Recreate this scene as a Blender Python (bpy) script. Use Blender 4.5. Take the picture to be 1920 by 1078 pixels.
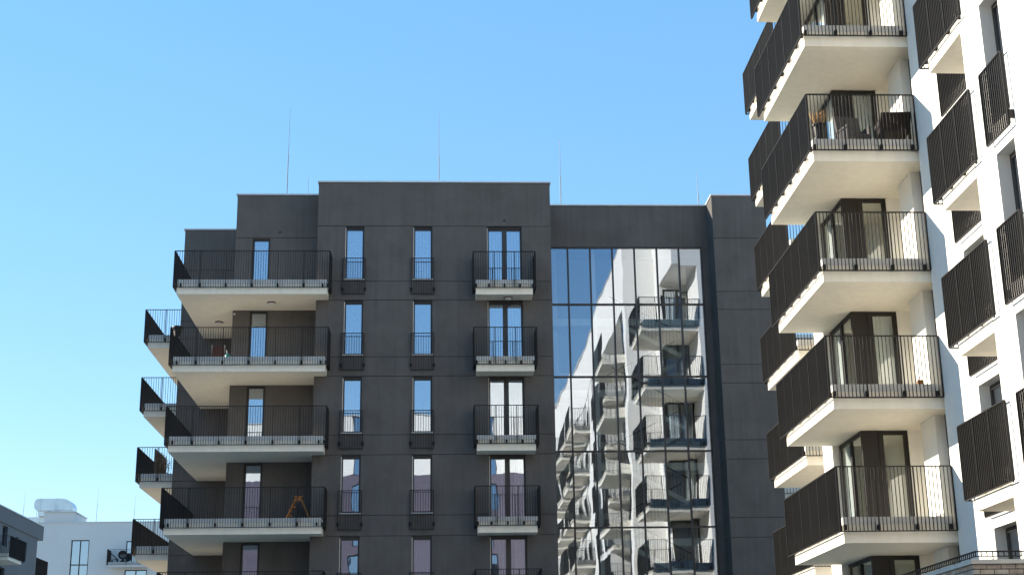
import bpy, math, random
from mathutils import Vector, Matrix
random.seed(7)
scene = bpy.context.scene
for o in list(bpy.data.objects):
    bpy.data.objects.remove(o)
C = scene.collection
ZO = 1.7                      # eye height; every z below is measured from the eye
R = math.radians

# ------------------------------------------------------------------ camera
cam_d = bpy.data.cameras.new('camera')
cam = bpy.data.objects.new('camera', cam_d)
C.objects.link(cam)
cam_d.sensor_width = 36.0
cam_d.lens = 36.0 * 2706.305 / 1920
cam_d.clip_start = 0.1
cam_d.clip_end = 4000
yaw, pit, roll = 0.0523270, 0.2932092, -0.01528334
f = Vector((math.sin(yaw) * math.cos(pit), math.cos(yaw) * math.cos(pit), math.sin(pit)))
r = Vector((math.cos(yaw), -math.sin(yaw), 0))
u = r.cross(f)
r2 = math.cos(roll) * r + math.sin(roll) * u
u2 = -math.sin(roll) * r + math.cos(roll) * u
M = Matrix((r2, u2, -f)).transposed().to_4x4()
M.translation = Vector((0, 0, ZO))
cam.matrix_world = M
scene.camera = cam

# ------------------------------------------------------------------ light
SUN = Vector((-2.62, 1.04, 0.95)).normalized()      # towards the sun
elev = math.asin(SUN.z)
azim = math.atan2(SUN.x, SUN.y)
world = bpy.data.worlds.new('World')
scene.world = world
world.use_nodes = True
wn = world.node_tree.nodes
wl = world.node_tree.links
sky = wn.new('ShaderNodeTexSky')
sky.sky_type = 'NISHITA'
sky.sun_disc = False
sky.sun_elevation = elev
sky.sun_rotation = azim
sky.altitude = 100
sky.air_density = 1.0
sky.dust_density = 0.0
sky.ozone_density = 3.0
bg = wn['Background']
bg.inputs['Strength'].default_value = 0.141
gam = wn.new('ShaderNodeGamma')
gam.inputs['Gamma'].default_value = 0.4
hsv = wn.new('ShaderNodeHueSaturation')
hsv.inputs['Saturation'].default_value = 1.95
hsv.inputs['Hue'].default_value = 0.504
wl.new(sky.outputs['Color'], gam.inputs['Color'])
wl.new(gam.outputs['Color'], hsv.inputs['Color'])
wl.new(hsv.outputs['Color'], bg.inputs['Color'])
sun_d = bpy.data.lights.new('sun', 'SUN')
sun_d.energy = 2.3
sun_d.angle = R(0.5)
sun_d.color = (1.0, 0.90, 0.74)
sun = bpy.data.objects.new('sun', sun_d)
C.objects.link(sun)
sun.rotation_euler = (-SUN).to_track_quat('-Z', 'Y').to_euler()
sun.location = (-60, 20, 60)
scene.view_settings.view_transform = 'Standard'
scene.view_settings.look = 'None'
scene.view_settings.exposure = 2.2
scene.view_settings.gamma = 1.0
scene.view_settings.use_curve_mapping = False
scene.render.engine = 'CYCLES'
scene.cycles.max_bounces = 10
scene.cycles.diffuse_bounces = 8
scene.cycles.glossy_bounces = 6
scene.cycles.transparent_max_bounces = 24
scene.cycles.caustics_reflective = False
scene.cycles.use_adaptive_sampling = False
scene.cycles.use_denoising = True
scene.cycles.denoiser = 'OPENIMAGEDENOISE'
scene.cycles.denoising_input_passes = 'RGB_ALBEDO_NORMAL'
scene.cycles.denoising_prefilter = 'ACCURATE'

# ------------------------------------------------------------------ materials
def mat(name, col, rough=0.8, metal=0.0, var=0.0, scale=3.0, bump=0.0, bscale=120.0, spec=0.3, streak=0.0):
    m = bpy.data.materials.new(name)
    m.use_nodes = True
    nt = m.node_tree
    b = nt.nodes['Principled BSDF']
    b.inputs['Base Color'].default_value = (*col, 1)
    b.inputs['Roughness'].default_value = rough
    b.inputs['Metallic'].default_value = metal
    b.inputs['Specular IOR Level'].default_value = spec
    tc = nt.nodes.new('ShaderNodeNewGeometry')
    if var > 0:
        n = nt.nodes.new('ShaderNodeTexNoise')
        n.inputs['Scale'].default_value = scale
        n.inputs['Detail'].default_value = 6
        n.inputs['Roughness'].default_value = 0.65
        nt.links.new(tc.outputs['Position'], n.inputs['Vector'])
        rm = nt.nodes.new('ShaderNodeMapRange')
        rm.inputs['From Min'].default_value = 0.3
        rm.inputs['From Max'].default_value = 0.7
        rm.inputs['To Min'].default_value = 1 - var
        rm.inputs['To Max'].default_value = 1 + var
        nt.links.new(n.outputs['Fac'], rm.inputs['Value'])
        last = rm.outputs['Result']
        if streak > 0:                       # rain streaks: noise stretched downwards
            mp = nt.nodes.new('ShaderNodeMapping')
            mp.inputs['Scale'].default_value = (5.0, 5.0, 0.25)
            nt.links.new(tc.outputs['Position'], mp.inputs['Vector'])
            n2 = nt.nodes.new('ShaderNodeTexNoise')
            n2.inputs['Scale'].default_value = 1.3
            n2.inputs['Detail'].default_value = 5
            nt.links.new(mp.outputs['Vector'], n2.inputs['Vector'])
            r3 = nt.nodes.new('ShaderNodeMapRange')
            r3.inputs['From Min'].default_value = 0.35
            r3.inputs['From Max'].default_value = 0.75
            r3.inputs['To Min'].default_value = 1.0
            r3.inputs['To Max'].default_value = 1 - streak
            nt.links.new(n2.outputs['Fac'], r3.inputs['Value'])
            mm = nt.nodes.new('ShaderNodeMath')
            mm.operation = 'MULTIPLY'
            nt.links.new(last, mm.inputs[0])
            nt.links.new(r3.outputs['Result'], mm.inputs[1])
            last = mm.outputs[0]
        mx = nt.nodes.new('ShaderNodeVectorMath')
        mx.operation = 'SCALE'
        mx.inputs[0].default_value = col
        nt.links.new(last, mx.inputs['Scale'])
        nt.links.new(mx.outputs['Vector'], b.inputs['Base Color'])
    if bump > 0:
        n3 = nt.nodes.new('ShaderNodeTexNoise')
        n3.inputs['Scale'].default_value = bscale
        n3.inputs['Detail'].default_value = 3
        nt.links.new(tc.outputs['Position'], n3.inputs['Vector'])
        bp = nt.nodes.new('ShaderNodeBump')
        bp.inputs['Strength'].default_value = 0.6
        bp.inputs['Distance'].default_value = bump
        nt.links.new(n3.outputs['Fac'], bp.inputs['Height'])
        nt.links.new(bp.outputs['Normal'], b.inputs['Normal'])
    return m

def glass(name, refl, tint, wave=0.0, wscale=0.8, col=(0.95, 0.97, 1.0)):
    m = bpy.data.materials.new(name)
    m.use_nodes = True
    nt = m.node_tree
    nt.nodes.remove(nt.nodes['Principled BSDF'])
    out = nt.nodes['Material Output']
    g = nt.nodes.new('ShaderNodeBsdfGlossy')
    g.inputs['Roughness'].default_value = 0.0
    g.inputs['Color'].default_value = (*col, 1)
    t = nt.nodes.new('ShaderNodeBsdfTransparent')
    t.inputs['Color'].default_value = (*tint, 1)
    mx = nt.nodes.new('ShaderNodeMixShader')
    lw = nt.nodes.new('ShaderNodeLayerWeight')
    lw.inputs['Blend'].default_value = 0.5
    pw = nt.nodes.new('ShaderNodeMath')
    pw.operation = 'POWER'
    pw.inputs[1].default_value = 5.0
    nt.links.new(lw.outputs['Facing'], pw.inputs[0])
    mr = nt.nodes.new('ShaderNodeMapRange')
    mr.inputs['From Min'].default_value = 0.0
    mr.inputs['From Max'].default_value = 1.0
    mr.inputs['To Min'].default_value = refl
    mr.inputs['To Max'].default_value = 0.9
    nt.links.new(pw.outputs[0], mr.inputs['Value'])
    nt.links.new(mr.outputs['Result'], mx.inputs['Fac'])
    nt.links.new(t.outputs[0], mx.inputs[1])
    nt.links.new(g.outputs[0], mx.inputs[2])
    nt.links.new(mx.outputs[0], out.inputs['Surface'])
    if wave > 0:
        ge = nt.nodes.new('ShaderNodeNewGeometry')
        mp = nt.nodes.new('ShaderNodeMapping')
        mp.inputs['Scale'].default_value = (1.0, 1.0, 0.55)
        nt.links.new(ge.outputs['Position'], mp.inputs['Vector'])
        n = nt.nodes.new('ShaderNodeTexNoise')
        n.inputs['Scale'].default_value = wscale
        n.inputs['Detail'].default_value = 1.5
        nt.links.new(mp.outputs['Vector'], n.inputs['Vector'])
        bp = nt.nodes.new('ShaderNodeBump')
        bp.inputs['Strength'].default_value = 1.0
        bp.inputs['Distance'].default_value = wave
        nt.links.new(n.outputs['Fac'], bp.inputs['Height'])
        nt.links.new(bp.outputs['Normal'], g.inputs['Normal'])
    return m

DARK = mat('dark stucco', (0.120, 0.110, 0.104), 0.92, var=0.13, scale=1.0, bump=0.004, bscale=70, spec=0.2, streak=0.13)
WHITE = mat('white stucco', (0.86, 0.835, 0.78), 0.9, var=0.03, scale=0.8, bump=0.002, bscale=80, spec=0.2, streak=0.03)
SLAB = mat('painted concrete', (0.86, 0.80, 0.68), 0.85, var=0.02, scale=2.0, bump=0.001, bscale=60, spec=0.2, streak=0.08)
TILE = mat('grey edge tile', (0.68, 0.67, 0.65), 0.6, var=0.10, scale=2.5, spec=0.4, streak=0.08)
RAIL = mat('anthracite steel', (0.013, 0.012, 0.012), 0.55, spec=0.25)
FRAME = mat('dark window frame', (0.026, 0.024, 0.024), 0.45, spec=0.5)
PANEL = mat('dark brown panel', (0.018, 0.015, 0.014), 0.5, spec=0.4)
JAMB = mat('pale trim', (0.62, 0.56, 0.50), 0.6)
COPE = mat('zinc coping', (0.62, 0.64, 0.66), 0.45, metal=0.5, var=0.05)
SILL = mat('metal sill', (0.72, 0.72, 0.72), 0.5)
CURT = mat('white curtain', (0.80, 0.80, 0.80), 0.95)
ROOM = mat('room plaster', (0.86, 0.80, 0.68), 0.9)
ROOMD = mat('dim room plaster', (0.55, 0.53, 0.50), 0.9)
LAMPB = mat('black lamp housing', (0.02, 0.02, 0.02), 0.4)
LAMPG = mat('opal lamp glass', (0.7, 0.68, 0.64), 0.3)
STEEL = mat('galvanised steel', (0.60, 0.64, 0.68), 0.30, metal=0.85, var=0.12, scale=1.5)
RODM = mat('rod steel', (0.30, 0.30, 0.31), 0.5, metal=0.3)
GREY = mat('grey stucco', (0.15, 0.15, 0.155), 0.9, var=0.06, scale=0.7, bump=0.003)
MAUVE = mat('mauve render', (0.13, 0.115, 0.15), 0.9, var=0.06, scale=0.6)
PALE = mat('pale render', (0.66, 0.66, 0.65), 0.9, var=0.04, scale=0.5)
MORTAR = mat('dark mortar', (0.045, 0.035, 0.030), 0.95)
BRICKS = [mat('brick tone', c, 0.85, var=0.22, scale=9.0, bump=0.003, bscale=50) for c in
          ((0.50, 0.41, 0.33), (0.43, 0.34, 0.27), (0.56, 0.48, 0.40), (0.38, 0.29, 0.22))]
STONE = mat('pale stone coping', (0.58, 0.54, 0.48), 0.8, var=0.08, scale=4)
GROUND = mat('ground paving', (0.42, 0.39, 0.34), 0.9, var=0.15, scale=0.4)
WOOD = mat('orange stained wood', (0.46, 0.18, 0.05), 0.55, var=0.3, scale=14)
WICKER = mat('brown wicker', (0.022, 0.017, 0.015), 0.8, var=0.4, scale=60, bump=0.004, bscale=90)
WICKL = mat('grey wicker', (0.075, 0.068, 0.066), 0.8, var=0.5, scale=55, bump=0.004, bscale=90)
FABRIC = mat('maroon canvas', (0.10, 0.045, 0.04), 0.9, var=0.15, scale=20)
TEAL = mat('teal plastic', (0.05, 0.36, 0.36), 0.4)
BLACK = mat('black plastic', (0.015, 0.015, 0.016), 0.5)
DRY = mat('dry grass', (0.50, 0.34, 0.18), 0.9, var=0.3, scale=40)
IVY = mat('ivy leaf', (0.085, 0.075, 0.035), 0.8, var=0.5, scale=30)
TERRA = mat('brown basket', (0.26, 0.11, 0.03), 0.7, var=0.3, scale=40)
WHITEPL = mat('white plastic', (0.8, 0.8, 0.8), 0.4)
G_WALL = glass('coated curtain wall glass', 0.27, (0.90, 0.95, 0.96), 0.0045, 0.75, (0.72, 0.78, 0.92))
G_WIN = glass('window glass', 0.44, (0.82, 0.84, 0.86), 0.0030, 1.1, (0.80, 0.88, 1.0))
G_LOG = glass('loggia glass', 0.10, (0.92, 0.95, 0.94), 0.003, 1.0)
G_FAR = glass('far window glass', 0.50, (0.22, 0.26, 0.30), 0.0, 1.0, (0.80, 0.88, 1.0))

# ------------------------------------------------------------------ mesh helpers
ORG = {}
class MB:
    def __init__(s):
        s.v = []; s.f = []
    def box(s, x0, x1, y0, y1, z0, z1):
        if x1 < x0: x0, x1 = x1, x0
        if y1 < y0: y0, y1 = y1, y0
        if z1 < z0: z0, z1 = z1, z0
        b = len(s.v)
        s.v += [(x, y, z) for z in (z0, z1) for (x, y) in ((x0, y0), (x1, y0), (x1, y1), (x0, y1))]
        s.f += [tuple(b + i for i in q) for q in ((0, 3, 2, 1), (4, 5, 6, 7), (0, 1, 5, 4), (1, 2, 6, 5), (2, 3, 7, 6), (3, 0, 4, 7))]
        return s
    def beam(s, p, q, w, h, up=(0, 0, 1)):
        p = Vector(p); q = Vector(q); d = (q - p).normalized()
        a = d.cross(Vector(up))
        if a.length < 1e-4: a = d.cross(Vector((1, 0, 0)))
        a.normalize(); c = a.cross(d)
        b = len(s.v)
        for e in (p, q):
            for (i, j) in ((-1, -1), (1, -1), (1, 1), (-1, 1)):
                s.v.append(tuple(e + a * (i * w / 2) + c * (j * h / 2)))
        s.f += [tuple(b + i for i in k) for k in ((0, 1, 2, 3), (7, 6, 5, 4), (1, 0, 4, 5), (2, 1, 5, 6), (3, 2, 6, 7), (0, 3, 7, 4))]
        return s
    def tube(s, p, q, ra, rb=None, n=8):
        rb = ra if rb is None else rb
        p = Vector(p); q = Vector(q); d = (q - p).normalized()
        a = d.orthogonal().normalized(); c = d.cross(a)
        b = len(s.v)
        for e, rr in ((p, ra), (q, rb)):
            for i in range(n):
                t = 2 * math.pi * i / n
                s.v.append(tuple(e + (a * math.cos(t) + c * math.sin(t)) * rr))
        s.f += [(b + i, b + (i + 1) % n, b + n + (i + 1) % n, b + n + i) for i in range(n)]
        s.f += [tuple(b + i for i in reversed(range(n))), tuple(b + n + i for i in range(n))]
        return s
    def lathe(s, cx, cy, prof, n=16):
        b = len(s.v)
        for (rr, z) in prof:
            for i in range(n):
                t = 2 * math.pi * i / n
                s.v.append((cx + rr * math.cos(t), cy + rr * math.sin(t), z))
        for k in range(len(prof) - 1):
            for i in range(n):
                s.f.append((b + k * n + i, b + k * n + (i + 1) % n, b + (k + 1) * n + (i + 1) % n, b + (k + 1) * n + i))
        s.f.append(tuple(b + i for i in reversed(range(n))))
        m = b + (len(prof) - 1) * n
        s.f.append(tuple(m + i for i in range(n)))
        return s
    def poly(s, pts, off):
        """closed outline pts extruded by the vector off"""
        n = len(pts); b = len(s.v); o = Vector(off)
        s.v += [tuple(p) for p in pts] + [tuple(Vector(p) + o) for p in pts]
        s.f += [tuple(b + i for i in reversed(range(n))), tuple(b + n + i for i in range(n))]
        s.f += [(b + i, b + (i + 1) % n, b + n + (i + 1) % n, b + n + i) for i in range(n)]
        return s
    def quad(s, a, b_, c, d):
        b = len(s.v); s.v += [a, b_, c, d]; s.f.append((b, b + 1, b + 2, b + 3)); return s
    def wall(s, axis, p0, p1, u0, u1, z0, z1, holes=()):
        """a wall slab between planes p0 and p1 of axis ('x' or 'y') with rectangular holes (u0,u1,z0,z1)"""
        us = sorted({u0, u1} | {h for q in holes for h in q[:2] if u0 < h < u1})
        zs = sorted({z0, z1} | {h for q in holes for h in q[2:] if z0 < h < z1})
        for k in range(len(zs) - 1):
            run = None
            for i in range(len(us) - 1):
                um = (us[i] + us[i + 1]) / 2; zm = (zs[k] + zs[k + 1]) / 2
                hole = any(h[0] < um < h[1] and h[2] < zm < h[3] for h in holes)
                if not hole:
                    run = (run[0], us[i + 1]) if run else (us[i], us[i + 1])
                if (hole or i == len(us) - 2) and run:
                    if axis == 'y': s.box(run[0], run[1], p0, p1, zs[k], zs[k + 1])
                    else: s.box(p0, p1, run[0], run[1], zs[k], zs[k + 1])
                    run = None
        return s
    def build(s, name, m, parent=None, kind=None, smooth=False, fixn=False):
        org = ORG.get(parent.name, Vector((0, 0, 0))) if parent else Vector((0, 0, 0))
        me = bpy.data.meshes.new(name)
        zo = 0 if parent else ZO
        me.from_pydata([(x - org.x, y - org.y, z - org.z + zo) for x, y, z in s.v], [], s.f)
        if fixn:
            import bmesh
            bm = bmesh.new(); bm.from_mesh(me); bmesh.ops.recalc_face_normals(bm, faces=bm.faces); bm.to_mesh(me); bm.free()
        if smooth:
            for p in me.polygons: p.use_smooth = True
        me.materials.append(m)
        o = bpy.data.objects.new(name, me)
        C.objects.link(o)
        if parent:
            o.parent = parent
            ORG[o.name] = org
        if kind: o['kind'] = kind
        return o

def thing(name, label, cat, loc, group=None):
    o = bpy.data.objects.new(name, None)
    o.empty_display_size = 0.3
    C.objects.link(o)
    o.location = (loc[0], loc[1], loc[2] + ZO)
    ORG[o.name] = Vector(loc)
    o['label'] = label; o['category'] = cat
    if group: o['group'] = group
    return o

def place(o, parent, off):
    """another copy of a part (with its sub-parts) shifted by off"""
    c = o.copy()
    C.objects.link(c)
    c.parent = parent
    c.location = Vector(o.location) + Vector(off)
    ORG[c.name] = ORG.get(o.name, Vector((0, 0, 0)))
    for ch in o.children:
        d = ch.copy()
        C.objects.link(d)
        d.parent = c
    return c

def bars(mb, p, q, z0, z1, pitch=0.09, w=0.013, d=0.03):
    """flat upright bars between two plan points"""
    p = Vector((p[0], p[1], 0)); q = Vector((q[0], q[1], 0))
    L = (q - p).length; n = max(1, round(L / pitch)); t = (q - p) / L
    for i in range(1, n):
        c = p + t * (L * i / n)
        if abs(t.x) > 0.5: mb.box(c.x - w / 2, c.x + w / 2, c.y - d / 2, c.y + d / 2, z0, z1)
        else: mb.box(c.x - d / 2, c.x + d / 2, c.y - w / 2, c.y + w / 2, z0, z1)

def bar_spots(p, q, pitch=0.09):
    p = Vector((p[0], p[1], 0)); q = Vector((q[0], q[1], 0))
    L = (q - p).length; n = max(1, round(L / pitch))
    return [p + (q - p) * (i / n) for i in range(1, n)]

def rail_frame(mb, segs, zb, zt, posts=0.9):
    """hand rail, bottom rail, corner and intermediate posts along plan segments"""
    for (p, q) in segs:
        mb.beam((p[0], p[1], zt), (q[0], q[1], zt), 0.05, 0.022)
        mb.beam((p[0], p[1], zb), (q[0], q[1], zb), 0.04, 0.02)
        L = math.hypot(q[0] - p[0], q[1] - p[1])
        n = max(1, round(L / posts))
        for i in range(n + 1):
            x = p[0] + (q[0] - p[0]) * i / n; y = p[1] + (q[1] - p[1]) * i / n
            along_x = abs(q[0] - p[0]) > abs(q[1] - p[1])
            a, b = (0.012, 0.025) if along_x else (0.025, 0.012)
            mb.box(x - a, x + a, y - b, y + b, zb + 0.01, zt - 0.011)

BAL_MESH = {}
def baluster_part(parent, x, y, z0, z1, along_x, w=0.013, d=0.03):
    key = (round(z1 - z0, 3), along_x, w, d)
    if key not in BAL_MESH:
        mb = MB()
        a, b = (w / 2, d / 2) if along_x else (d / 2, w / 2)
        mb.box(-a, a, -b, b, 0, z1 - z0)
        me = bpy.data.meshes.new('baluster')
        me.from_pydata(mb.v, [], mb.f); me.materials.append(RAIL)
        BAL_MESH[key] = me
    o = bpy.data.objects.new('baluster', BAL_MESH[key])
    C.objects.link(o); o.parent = parent
    o.location = Vector((x, y, z0)) - ORG[parent.name]
    return o

def curtain(mb, x0, x1, y, z0, z1, amp=0.035, pitch=0.11, ph=0.0):
    n = max(8, int((x1 - x0) / pitch * 6)); b = len(mb.v)
    for i in range(n + 1):
        x = x0 + (x1 - x0) * i / n
        a = amp * math.sin(2 * math.pi * (x - x0) / pitch + ph) + 0.4 * amp * math.sin(2 * math.pi * (x - x0) / (pitch * 2.7) + ph * 2)
        mb.v += [(x, y + a, z0), (x, y + a * 0.6, z1)]
    mb.f += [(b + 2 * i, b + 2 * i + 2, b + 2 * i + 3, b + 2 * i + 1) for i in range(n)]

def curtain_x(mb, y0, y1, x, z0, z1, amp=0.02, pitch=0.11, ph=0.0):
    n = max(8, int((y1 - y0) / pitch * 6)); b = len(mb.v)
    for i in range(n + 1):
        y = y0 + (y1 - y0) * i / n
        a = amp * math.sin(2 * math.pi * (y - y0) / pitch + ph) + 0.4 * amp * math.sin(2 * math.pi * (y - y0) / (pitch * 2.7) + ph * 2)
        mb.v += [(x + a, y, z0), (x + a * 0.6, y, z1)]
    mb.f += [(b + 2 * i, b + 2 * i + 2, b + 2 * i + 3, b + 2 * i + 1) for i in range(n)]

def frame_y(mb, x0, x1, z0, z1, y0, y1, w=0.07, mull=()):
    mb.box(x0, x0 + w, y0, y1, z0, z1); mb.box(x1 - w, x1, y0, y1, z0, z1)
    mb.box(x0 + w, x1 - w, y0, y1, z0, z0 + w); mb.box(x0 + w, x1 - w, y0, y1, z1 - w, z1)
    for (a, b) in mull: mb.box(a, b, y0 - 0.004, y1, z0 + w, z1 - w)

def frame_x(mb, y0, y1, z0, z1, x0, x1, w=0.07, mull=()):
    mb.box(x0, x1, y0, y0 + w, z0, z1); mb.box(x0, x1, y1 - w, y1, z0, z1)
    mb.box(x0, x1, y0 + w, y1 - w, z0, z0 + w); mb.box(x0, x1, y0 + w, y1 - w, z1 - w, z1)
    for (a, b) in mull: mb.box(x0 - 0.004, x1, a, b, z0 + w, z1 - w)

# ------------------------------------------------------------------ ground
g = MB()
g.box(-900, 900, -900, 1600, -2.2, -1.7)
go = g.build('ground', GROUND); go['kind'] = 'structure'

# ================================================================== dark building
DB = thing('dark_apartment_building', 'charcoal rendered apartment building in the centre with a tall mirrored stairwell window', 'apartment building', (0, 53.45, -1.7))
Y0 = 53.45; TOP = 20.47; GV = 0.024
XL, XR = -4.74, 4.35
WIN = [(-3.66, -2.93), (-1.02, -0.28)]
DOOR = (1.85, 3.21)
NF = 6
back = MB()     # groove backing
def bands(plane0, plane1, x0, x1, holes, spandrel=True, par=True):
    """rendered bands of one wall parted by recessed grooves, each its own panel"""
    zs = [(18.66 + GV / 2, TOP)] if par else []
    for k in range(NF):
        zs.append((16.41 - 3 * k + GV / 2, 18.66 - 3 * k - GV / 2))
        zs.append((15.66 - 3 * k + GV / 2, 16.41 - 3 * k - GV / 2))
    zs.append((-1.7, 0.66 - GV / 2))
    for (a, b) in zs:
        hs = [(h[0], h[1], h[2], h[3]) for h in holes if h[2] < b and h[3] > a]
        MB().wall('y', plane0, plane1, x0, x1, a, b, hs).build('wall_panel', DARK, DB)
    for k in range(NF):
        for z in (18.66 - 3 * k, 16.41 - 3 * k):
            hs = [h for h in holes if h[2] < z - GV / 2 and h[3] > z + GV / 2]
            back.wall('y', plane0 + 0.03, plane1, x0, x1, z - GV / 2, z + GV / 2, hs)
    back.wall('y', plane0 + 0.03, plane1, x0, x1, 0.66 - GV / 2, 0.66 + GV / 2)
holes = []
for k in range(NF):
    for (a, b) in WIN: holes.append((a, b, 16.50 - 3 * k, 18.66 - 3 * k - GV / 2))
    holes.append((DOOR[0], DOOR[1], 16.20 - 3 * k, 18.66 - 3 * k - GV / 2))
bands(Y0, Y0 + 0.4, XL, XR, holes)
# recess walls behind the large balconies
h1 = [(-7.44, -6.73, 16.18 - 3 * k, 18.63 - 3 * k) for k in range(NF)]
bands(54.9, 55.2, -8.1, XL, h1)
bands(59.2, 59.5, -10.9, -8.1, [])
# right hand block
bands(54.82, 55.12, 11.06, 13.25, [])
# side returns, roofs, back
side = MB()
side.box(XL, XL + 0.3, Y0 + 0.4, 54.9, -1.7, TOP)
side.box(XR - 0.3, XR, Y0 + 0.4, 56.05, -1.7, TOP)
side.box(-8.1, -7.8, 55.2, 59.2, -1.7, TOP)
side.box(-10.9, -10.6, 59.5, 76, -1.7, TOP)
side.box(12.95, 13.25, 55.12, 76, -1.7, TOP)
side.box(-10.6, 12.95, 75.7, 76, -1.7, TOP)
side.build('side_wall', DARK, DB)
# left flank of the right block, grooved
for (a, b) in [(18.66 + GV / 2, TOP)] + [(16.41 - 3 * k + GV / 2, 18.66 - 3 * k - GV / 2) for k in range(NF)] + [(15.66 - 3 * k + GV / 2, 16.41 - 3 * k - GV / 2) for k in range(NF)]:
    MB().box(11.06, 11.36, 55.12, 55.95, a, b).build('wall_panel', DARK, DB)
back.box(11.09, 11.36, 55.12, 55.95, -1.7, TOP - 0.1)
back.build('groove_backing', FRAME, DB, kind='stuff')
# header and jamb round the stairwell glazing
hd = MB()
hd.box(XR, 11.06, 56.05, 56.4, 18.70, TOP)
hd.box(10.80, 11.06, 56.05, 56.4, -1.7, 18.70)
hd.box(11.06, 11.36, 55.95, 56.4, -1.7, TOP)
hd.build('stairwell_surround', DARK, DB)
rf = MB()
rf.box(XL + 0.3, XR - 0.3, Y0 + 0.4, 75.7, 19.9, 20.1)
rf.box(-7.8, XL + 0.3, 55.2, 75.7, 19.9, 20.1)
rf.box(-10.6, -7.8, 59.5, 75.7, 19.9, 20.1)
rf.box(XR - 0.3, 12.95, 56.4, 75.7, 19.9, 20.1)
rf.build('roof', GREY, DB)
def cope(x0, x1, y0, y1):
    MB().box(x0, x1, y0, y1, TOP + 0.004, TOP + 0.065).build('roof_coping', COPE, DB)
cope(XL - 0.04, XR + 0.04, Y0 - 0.05, Y0 + 0.42)
cope(-8.15, XL - 0.045, 54.86, 55.22)
cope(-10.96, -8.155, 59.15, 59.52)
cope(-10.96, -10.58, 59.525, 76.0)
cope(XR + 0.045, 11.02, 56.0, 56.42)
cope(11.025, 13.3, 54.78, 55.14)
cope(11.025, 11.38, 55.145, 56.42)
cope(XL - 0.045, XL + 0.32, Y0 + 0.425, 54.855)
# storey floors and partitions inside
fl = MB()
for k in range(NF + 1):
    z = 15.75 - 3 * k + 3
    if k == 0: continue
    fl.box(XL + 0.31, XR - 0.31, Y0 + 0.41, 60, z, z + 0.35)
    fl.box(-7.79, XL + 0.29, 55.21, 60, z, z + 0.35)
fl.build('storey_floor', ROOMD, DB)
pt = MB()
pt.box(-7.79, XR - 0.31, 60.01, 60.2, -1.7, 19.9)
for x in (-2.0, 0.9): pt.box(x, x + 0.12, Y0 + 0.41, 60, -1.7, 19.9)
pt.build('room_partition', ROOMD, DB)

# --- slim windows with their low railings
win_style = [('c', 'c'), ('n', 'n'), ('s', 'n'), ('n', 'n'), ('n', 'c'), ('n', 'n')]
for k in range(NF):
    z0, z1 = 16.50 - 3 * k, 18.66 - GV / 2 - 3 * k
    for wi, (a, b) in enumerate(WIN):
        mb = MB(); frame_y(mb, a, b, z0, z1 - 0.06, Y0 + 0.13, Y0 + 0.20)
        mb.box(a, b, Y0 + 0.10, Y0 + 0.22, z1 - 0.06, z1)
        w = mb.build('window', FRAME, DB)
        MB().box(a + 0.07, b - 0.07, Y0 + 0.155, Y0 + 0.175, z0 + 0.07, z1 - 0.13).build('pane', G_WIN, w)
        MB().box(a - 0.03, b + 0.03, Y0 - 0.045, Y0 + 0.13, z0 - 0.035, z0 - 0.002).build('sill', SILL, w)
        MB().box(a + 0.001, a + 0.022, Y0 + 0.004, Y0 + 0.129, z0, z1 - 0.06).build('jamb', JAMB, w)
        st = win_style[k][wi]
        if st in 'cs':
            cb = MB(); curtain(cb, a + 0.03, b - 0.03, Y0 + 0.235, z0, z1, ph=wi * 1.3 + k, amp=0.025 if st == 'c' else 0.016, pitch=0.13)
            cb.build('curtain', CURT, w, smooth=True)
        # low railing standing in front of the window, hung on the wall
        jr = MB(); xa, xb = a - 0.075, b + 0.055; zb, zt = 15.88 - 3 * k, 17.32 - 3 * k
        jr.beam((xa, Y0 - 0.08, zt), (xb, Y0 - 0.08, zt), 0.04, 0.022); jr.beam((xa, Y0 - 0.08, zb), (xb, Y0 - 0.08, zb), 0.04, 0.022)
        for x in (xa, xb): jr.box(x - 0.011, x + 0.011, Y0 - 0.10, Y0 - 0.06, zb, zt)
        for x in (xa, xb): jr.box(x - 0.045, x + 0.045, Y0 - 0.07, Y0 - 0.002, zb + 0.14, zb + 0.26)
        j = jr.build('window_railing', RAIL, DB)
        bb = MB(); bars(bb, (xa, Y0 - 0.08), (xb, Y0 - 0.08), zb + 0.012, zt - 0.012, 0.095, 0.012, 0.028)
        bb.build('railing_bars', RAIL, j, kind='stuff')
# --- french doors
for k in range(NF):
    z0, z1 = 16.22 - 3 * k, 18.66 - GV / 2 - 3 * k
    a, b = DOOR; c = (a + b) / 2
    mb = MB(); frame_y(mb, a, b, z0, z1 - 0.07, Y0 + 0.13, Y0 + 0.20, 0.075, [(c - 0.095, c + 0.095)])
    mb.box(a, b, Y0 + 0.10, Y0 + 0.22, z1 - 0.07, z1)
    w = mb.build('balcony_door', FRAME, DB)
    for (p, q) in ((a + 0.075, c - 0.095), (c + 0.095, b - 0.075)):
        MB().box(p, q, Y0 + 0.155, Y0 + 0.175, z0 + 0.075, z1 - 0.145).build('pane', G_WIN, w)
    MB().box(a + 0.001, a + 0.022, Y0 + 0.004, Y0 + 0.129, z0, z1 - 0.07).build('jamb', JAMB, w)
    if k in (0, 1, 3, 4):
        cb = MB()
        if k < 2: curtain(cb, a + 0.03, b - 0.03, Y0 + 0.25, z0, z1, ph=k, amp=0.035, pitch=0.12)
        else:
            curtain(cb, a + 0.03, c - 0.15, Y0 + 0.25, z0, z1, ph=k, amp=0.03, pitch=0.14)
            curtain(cb, c + 0.25, b - 0.03, Y0 + 0.25, z0, z1, ph=k, amp=0.03, pitch=0.12)
        cb.build('curtain', CURT, w, smooth=True)
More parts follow.
